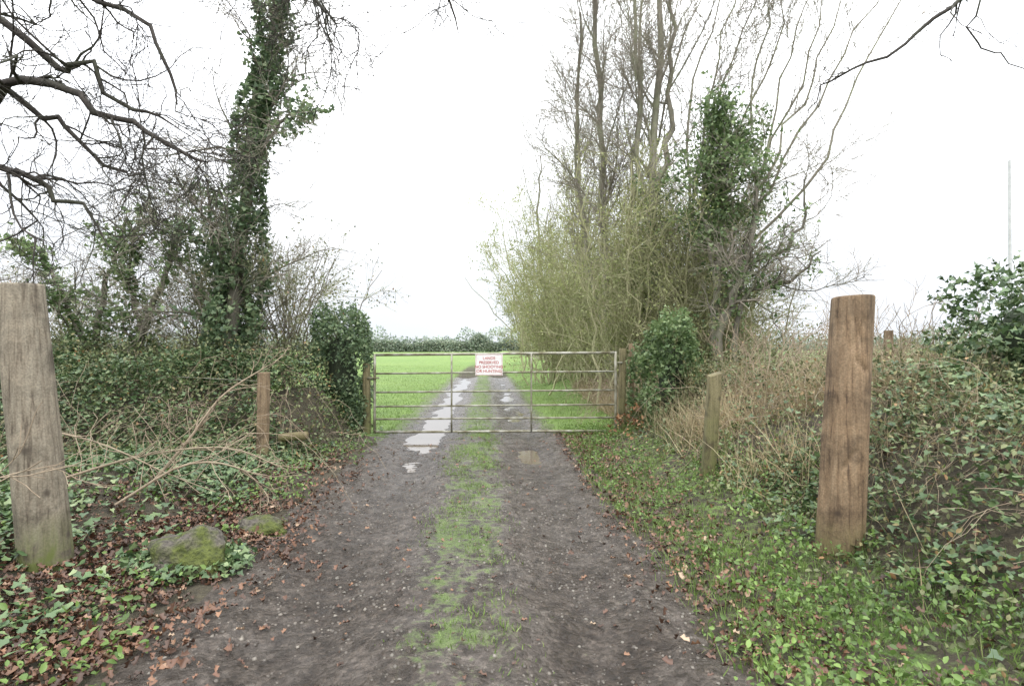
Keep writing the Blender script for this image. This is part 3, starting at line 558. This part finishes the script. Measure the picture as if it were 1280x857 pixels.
x,y=rect(12000,-5,-1.3,1.8,9); u=-(x-cx(y)); m_=(u>1.45)&(rng.random(len(x))<sm((fbm(x,y,.35,88)-.45)/.15)); x,y=x[m_],y[m_]
cover('weeds','small bright green weeds among ivy',x,y,x*0+.08,M_herb,T_oval,(.02,.055),.6)
x,y=rect(90000,1.2,8,1.6,10.4); u=x-cx(y); m_=rng.random(len(x))<sm((u-2.2)/.6)*(.3+.7*sm((fbm(x,y,.9,89)-.38)/.2))*(1-.85*sm((y-4.4)/1.5)); x,y=x[m_],y[m_]
cover('ivy_ground_cover','dark ivy and bramble smothering the bank',x,y,VR(x,y)*.8,M_ivy,T_ivy,(.025,.06),.5)
x,y=rect(44000,1.2,9,1.6,11); u=x-cx(y); m_=rng.random(len(x))<sm((u-2.0)/.6)*(1-.45*sm((y-5)/2)); x,y=x[m_],y[m_]
cover('bramble_foliage','straggling bramble leaves over the bank',x,y,VR(x,y)*1.15,M_bram,T_oval,(.02,.05),.9,.6)
x,y=rect(56000,.8,4.4,1.6,10); u=x-cx(y); m_=rng.random(len(x))<sm((u-1.15)/.3)*(1-sm((u-2.8)/.9))*sm((fbm(x,y,.4,90)-.44)/.14)*(1-.5*sm((y-4)/2)); x,y=x[m_],y[m_]
cover('weeds','bright green nettles and weeds on verge',x,y,.03+.2*fbm(x,y,.35,91)**1.5,M_herb,T_oval,(.012,.045),.8,.7)
def gr(name,label,x,y,h0,h1,w,mat=M_grass,T=T_blade,lean=.35):
    P=np.stack([x,y,H(x,y)-.005],1); n=len(x)
    return top(leaf_obj(name,P,rng.uniform(h0,h1,n),T,mat,lean,width=w),label,None,'stuff')
x,y=rect(70000,-1.5,.8,1.8,10); u=x-cx(y); m_=rng.random(len(x))<np.exp(-(u/.34)**4)*np.clip(.4*sm((y-1.8)/1.2)+.4*sm((y-3.6)/3.2),0,1)*sm((fbm(x,y,.28,92)-.43)/.13); x,y=x[m_],y[m_]
gr('grass','short green grass on middle strip',x,y,.012,.045,.005)
x,y=rect(26000,.8,3.4,1.6,10); u=x-cx(y); m_=rng.random(len(x))<sm((u-1.15)/.3)*(1-sm((u-2.6)/.6))*sm((fbm(x,y,.4,96)-.38)/.2); x,y=x[m_],y[m_]
gr('grass','scruffy green grass on the verge',x,y,.04,.12,.005)
n=130000; y=9.6+34*rng.random(n)**1.8; x=rng.uniform(-1,1,n)*(2+y*.75)-2; u=x-cx(y); rl_=np.exp(-((u+.78)/.6)**2)+np.exp(-((u-.75)/.46)**2)
m_=(rng.random(n)>rl_*1.5*(y<28))&(x<2.6)&~((u<-1.6)&(y<10.6))&((np.abs(u)>1.5)|(rng.random(n)<.4)); x,y=x[m_],y[m_]
gr('grass','lush green pasture grass beyond the gate',x,y,.03,.08,.012,T=T_tri)
x,y=rect(80000,2.0,9.5,3.0,11.5); u=x-cx(y); m_=(rng.random(len(x))<sm((u-2.3)/.8)*sm((fbm(x,y,.9,93)-.3)/.15)*(.1+.9*sm((y-4.4)/1.4))); x,y=x[m_],y[m_]
o=gr('dry_grass','tall straw-coloured dead grass on bank',x,y,.2,.7,.006,M_dry,lean=.6)
x,y=rect(7000,1.9,3.3,9.7,18); gr('dry_grass','rough brown grass at hedgerow foot',x,y,.2,.55,.01,M_dry,lean=.5)
def arcs(name,label,x,y,hh,L,mat,r=.004,k=9):
    n=len(x); a=rng.uniform(0,6.283,n); l=L*rng.uniform(.5,1.3,n); h=hh*rng.uniform(.5,1.3,n)
    t=np.linspace(0,1,k)[None]
    px=x[:,None]+np.cos(a)[:,None]*l[:,None]*t; py=y[:,None]+np.sin(a)[:,None]*l[:,None]*t
    pz=H(x,y)[:,None]*(1-t)+H(px[:,-1],py[:,-1])[:,None]*t+h[:,None]*4*t*(1-t)*.9+.02
    P=np.stack([px,py,pz],-1)+rng.normal(0,.018,(n,k,3)); R=np.broadcast_to(r*(1-.5*t),(n,k))
    tw=grow(P,R,n*5,.28,k=4,ang=.8,up=.02,wig=.2,rmin=.0018)
    V,F=tubes([(P,R),tw],4); return top(mesh_obj(name,V,F,mat),label,None,'stuff')
x,y=rect(170,-8,-2.6,4.8,10); arcs('bramble_stems','arching bare bramble stems in the hedge',x,y,.6,1.2,M_stick)
x,y=rect(380,2.8,8,4.5,10.5); arcs('bramble_stems','arching bare bramble stems over bank',x,y,.5,1.1,M_stick,.0035)
x,y=rect(150,2.8,5,1.8,4.2); arcs('bramble_stems','thin straggling stems across ivy bank',x,y,.25,.7,M_stick,.0028)
x,y=rect(180,1.9,3.2,9.8,14); arcs('bramble_stems','tangled brown brambles behind the gate',x,y,.6,.9,M_stick,.005)
st=[]
for i in range(80):
    x0=rng.uniform(3.0,8.5); y0=rng.uniform(6,10); z0=float(H(x0,y0)); h=rng.uniform(.6,1.2)
    st.append(([(x0,y0,z0),(x0+rng.normal(0,.1),y0,z0+h*.5),(x0+rng.normal(0,.25),y0,z0+h)],.007,.003))
tree('shrub','sparse bare twiggy scrub on the bank',st,[dict(n=420,L=.5,k=5,ang=.5,up=.05,wig=.15,rf=.7,rmin=.003),dict(n=1300,L=.25,k=4,ang=.5,up=.03,wig=.15,rmin=.0022)],M_stick,M_stick,cat='shrub',s1=5)
# ---------------------------------------------------------------- rocks, log, sticks
def rockmat():
    m,nt,b=newmat('mossy_rock')
    tc=nt.nodes.new('ShaderNodeTexCoord'); n=N(nt,'ShaderNodeTexNoise',Scale=6.,Detail=6.); nt.links.new(tc.outputs['Object'],n.inputs['Vector'])
    n2=N(nt,'ShaderNodeTexNoise',Scale=40.,Detail=4.); nt.links.new(tc.outputs['Object'],n2.inputs['Vector'])
    c=ramp(nt,n2.outputs['Fac'],[(.3,(.04,.035,.028)),(.7,(.13,.115,.095))])
    mo=ramp(nt,n2.outputs['Fac'],[(.3,(.035,.045,.01)),(.7,(.105,.125,.025))])
    nt.links.new(mix(nt,ramp(nt,n.outputs['Fac'],[(.4,(0,0,0)),(.56,(1,1,1))]),c,mo),b.inputs['Base Color']); b.inputs['Roughness'].default_value=.9
    bp=N(nt,'ShaderNodeBump',Strength=1.,Distance=.03); nt.links.new(n2.outputs['Fac'],bp.inputs['Height']); nt.links.new(bp.outputs[0],b.inputs['Normal'])
    return m
M_rock=rockmat()
def rock(c,s,seed,label):
    import bmesh
    bm=bmesh.new(); bmesh.ops.create_icosphere(bm,subdivisions=4,radius=1)
    from mathutils import noise
    for v in bm.verts:
        d=v.co.copy(); f=1+.45*noise.noise(d*1.3+Vector((seed,0,0)))+.15*noise.noise(d*4+Vector((0,seed,0)))
        v.co=Vector((d.x*s[0]*f,d.y*s[1]*f,d.z*s[2]*f))
    me=bpy.data.meshes.new('rock'); bm.to_mesh(me); bm.free(); me.materials.append(M_rock)
    me.polygons.foreach_set('use_smooth',np.ones(len(me.polygons),bool))
    o=bpy.data.objects.new('rock',me); o.location=(c[0],c[1],float(H(c[0],c[1]))+c[2]); C.objects.link(o); return top(o,label,'rock')
rock((-2.15,3.8,.05),(.28,.22,.19),3,'rounded moss-covered boulder at verge edge')
rock((-2.05,4.6,-.03),(.22,.18,.12),8,'grey stone half buried in leaf litter')
n=620; a=rng.uniform(0,6.283,n); rr=rng.uniform(.8,1.5,n); x=-2.15+rr*.28*np.cos(a); y=3.8+rr*.22*np.sin(a); P=np.stack([x,y,H(x,y)+rng.uniform(.0,.1,n)],1)
top(leaf_obj('ivy_ground_cover',P,rng.uniform(.03,.055,n),T_ivy,M_ivy,.6),'ivy leaves lapping around mossy boulder',None,'stuff')
lg=line([(-2.98,7.3,.30),(-2.8,7.3,.32),(-2.62,7.25,.34)],5)[None]
V,F=tubes([(lg,np.full((1,5),.055))],14); caps=np.array([list(range(14))[::-1],list(range(56,70))])
top(mesh_obj('log',V,F+[caps],M_woodO,origin=(-2.8,7.3,.32),smooth=False),'short cut log lying on the bank','log')
def stick(pts,r,label,n=12):
    P=line(pts,12)[None]; R=np.linspace(r,r*.35,12)[None]; s2=grow(P,R,n,.45,k=5,ang=.6,up=.03,wig=.2,rf=.6,rmin=.003); s3=grow(s2[0],s2[1],n*2,.2,k=4,ang=.6,up=.0,wig=.2,rmin=.002)
    V,F=tubes([(P,R),s2,s3],6); return top(mesh_obj('fallen_branch',V,F,M_stick,origin=pts[0],smooth=True),label,'branch')
stick([(-3.35,5.2,.15),(-3.0,5.3,.62),(-2.8,5.5,1.0),(-2.45,5.7,1.28)],.017,'pale bare branch leaning up from brambles')
stick([(-4.0,5.0,.3),(-3.3,5.1,.5),(-2.6,5.2,.55),(-2.1,5.3,.33)],.014,'dead branch lying across the ivy')
stick([(-3.2,4.6,.2),(-2.7,4.7,.5),(-2.3,4.8,.45),(-2.1,4.9,.2)],.013,'broken arched stick in undergrowth')
stick([(-4.2,4.9,.8),(-3.6,5.0,.62),(-3.0,5.0,.35),(-2.6,5.0,.2)],.01,'thin dead branch resting on brambles')
stick([(-3.1,3.1,.65),(-2.85,3.2,.75),(-2.6,3.3,.8)],.006,'thin twig poking past wooden post',5)
n=13000; x,y=rect(n,-2.1,1.1,1.7,9); u=x-cx(y); m_=(np.abs(u)<1.45)&(rng.random(n)<.2+.8*sm((fbm(x,y,.6,95)-.45)/.15)); x,y=x[m_],y[m_]; n=len(x)
oc=np.array([(1,0,0),(0,1,0),(-1,0,0),(0,-1,0),(.6,.6,.6),(-.6,.6,.6),(-.6,-.6,.55),(.6,-.6,.6),(0,0,.8)]); 
of=np.array([[0,1,4],[1,5,4],[1,2,5],[2,6,5],[2,3,6],[3,7,6],[3,0,7],[0,4,7],[4,5,8],[5,6,8],[6,7,8],[7,4,8]])
T_peb=(oc,[of]); V,F,r=leaves(np.stack([x,y,H(x,y)-.003],1),rng.uniform(.3,1,n)**3*.011+.003,T_peb,.4)
M_peb=leafmat('pebble',[(0,(.055,.047,.041)),(.7,(.11,.097,.087)),(1,(.19,.175,.16))],.35,0)
top(mesh_obj('gravel',V,F,M_peb,{'rnd':r}),'scattered small stones pressed into mud',None,'stuff')
# ---------------------------------------------------------------- distant hedges
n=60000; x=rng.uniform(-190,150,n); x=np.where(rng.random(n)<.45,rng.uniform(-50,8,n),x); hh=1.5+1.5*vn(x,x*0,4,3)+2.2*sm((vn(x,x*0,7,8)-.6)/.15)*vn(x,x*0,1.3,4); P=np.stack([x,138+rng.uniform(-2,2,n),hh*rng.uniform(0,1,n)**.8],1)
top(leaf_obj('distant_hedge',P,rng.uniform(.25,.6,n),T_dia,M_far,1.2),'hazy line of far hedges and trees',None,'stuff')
M_far2=leafmat('far_haze_leaf',[(0,(.28,.33,.33)),(1,(.38,.42,.4))],.9,0,.05)  # haze over the farther tree line is put into these pale colours
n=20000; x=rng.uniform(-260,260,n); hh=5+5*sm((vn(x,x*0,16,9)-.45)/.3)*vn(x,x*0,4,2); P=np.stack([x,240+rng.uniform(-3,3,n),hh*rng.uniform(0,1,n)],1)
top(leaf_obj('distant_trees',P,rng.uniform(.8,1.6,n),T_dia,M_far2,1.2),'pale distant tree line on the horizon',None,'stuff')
# ---------------------------------------------------------------- light
w=bpy.data.worlds.new('World'); S.world=w; w.use_nodes=True; nt=w.node_tree; bg=nt.nodes['Background']
sky=nt.nodes.new('ShaderNodeTexSky'); sky.sky_type='NISHITA'; sky.sun_disc=False; sky.sun_elevation=math.radians(50); sky.sun_rotation=math.radians(200); sky.air_density=1; sky.dust_density=5
tc=nt.nodes.new('ShaderNodeTexCoord'); sp=nt.nodes.new('ShaderNodeSeparateXYZ'); nt.links.new(tc.outputs['Generated'],sp.inputs[0])
cl=ramp(nt,sp.outputs['Z'],[(0,(.6,.62,.655)),(.12,(.68,.695,.72)),(.4,(1.4,1.41,1.43)),(1,(2.3,2.3,2.3))])
no=N(nt,'ShaderNodeTexNoise',Scale=2.2,Detail=4.); nt.links.new(tc.outputs['Generated'],no.inputs['Vector'])
cl=mix(nt,1.,cl,ramp(nt,no.outputs['Fac'],[(.3,(.9,.92,.95)),(.7,(1.12,1.12,1.12))]),'MULTIPLY')
sc=nt.nodes.new('ShaderNodeMix'); sc.data_type='RGBA'; sc.blend_type='MULTIPLY'; sc.inputs[0].default_value=1; nt.links.new(sky.outputs[0],sc.inputs[6]); sc.inputs[7].default_value=(.1,.1,.1,1)
fin=mix(nt,.93,sc.outputs[2],cl)
nt.links.new(fin,bg.inputs[0]); bg.inputs[1].default_value=1.8
sl=bpy.data.lights.new('sun','SUN'); sl.energy=1.2; sl.angle=math.radians(30); sl.color=(1,.97,.93); so=bpy.data.objects.new('sun',sl); C.objects.link(so)
so.rotation_euler=(math.radians(40),0,math.radians(20))
# camera
cd=bpy.data.cameras.new('camera'); cam=bpy.data.objects.new('camera',cd); C.objects.link(cam); S.camera=cam
cd.lens=20; cd.sensor_width=36; cd.clip_end=3000; cd.clip_start=.05
cam.location=(0,0,1.48); cam.rotation_euler=(math.radians(90.3),0,0)
S.view_settings.view_transform='Standard'; S.view_settings.look='None'; S.view_settings.exposure=0
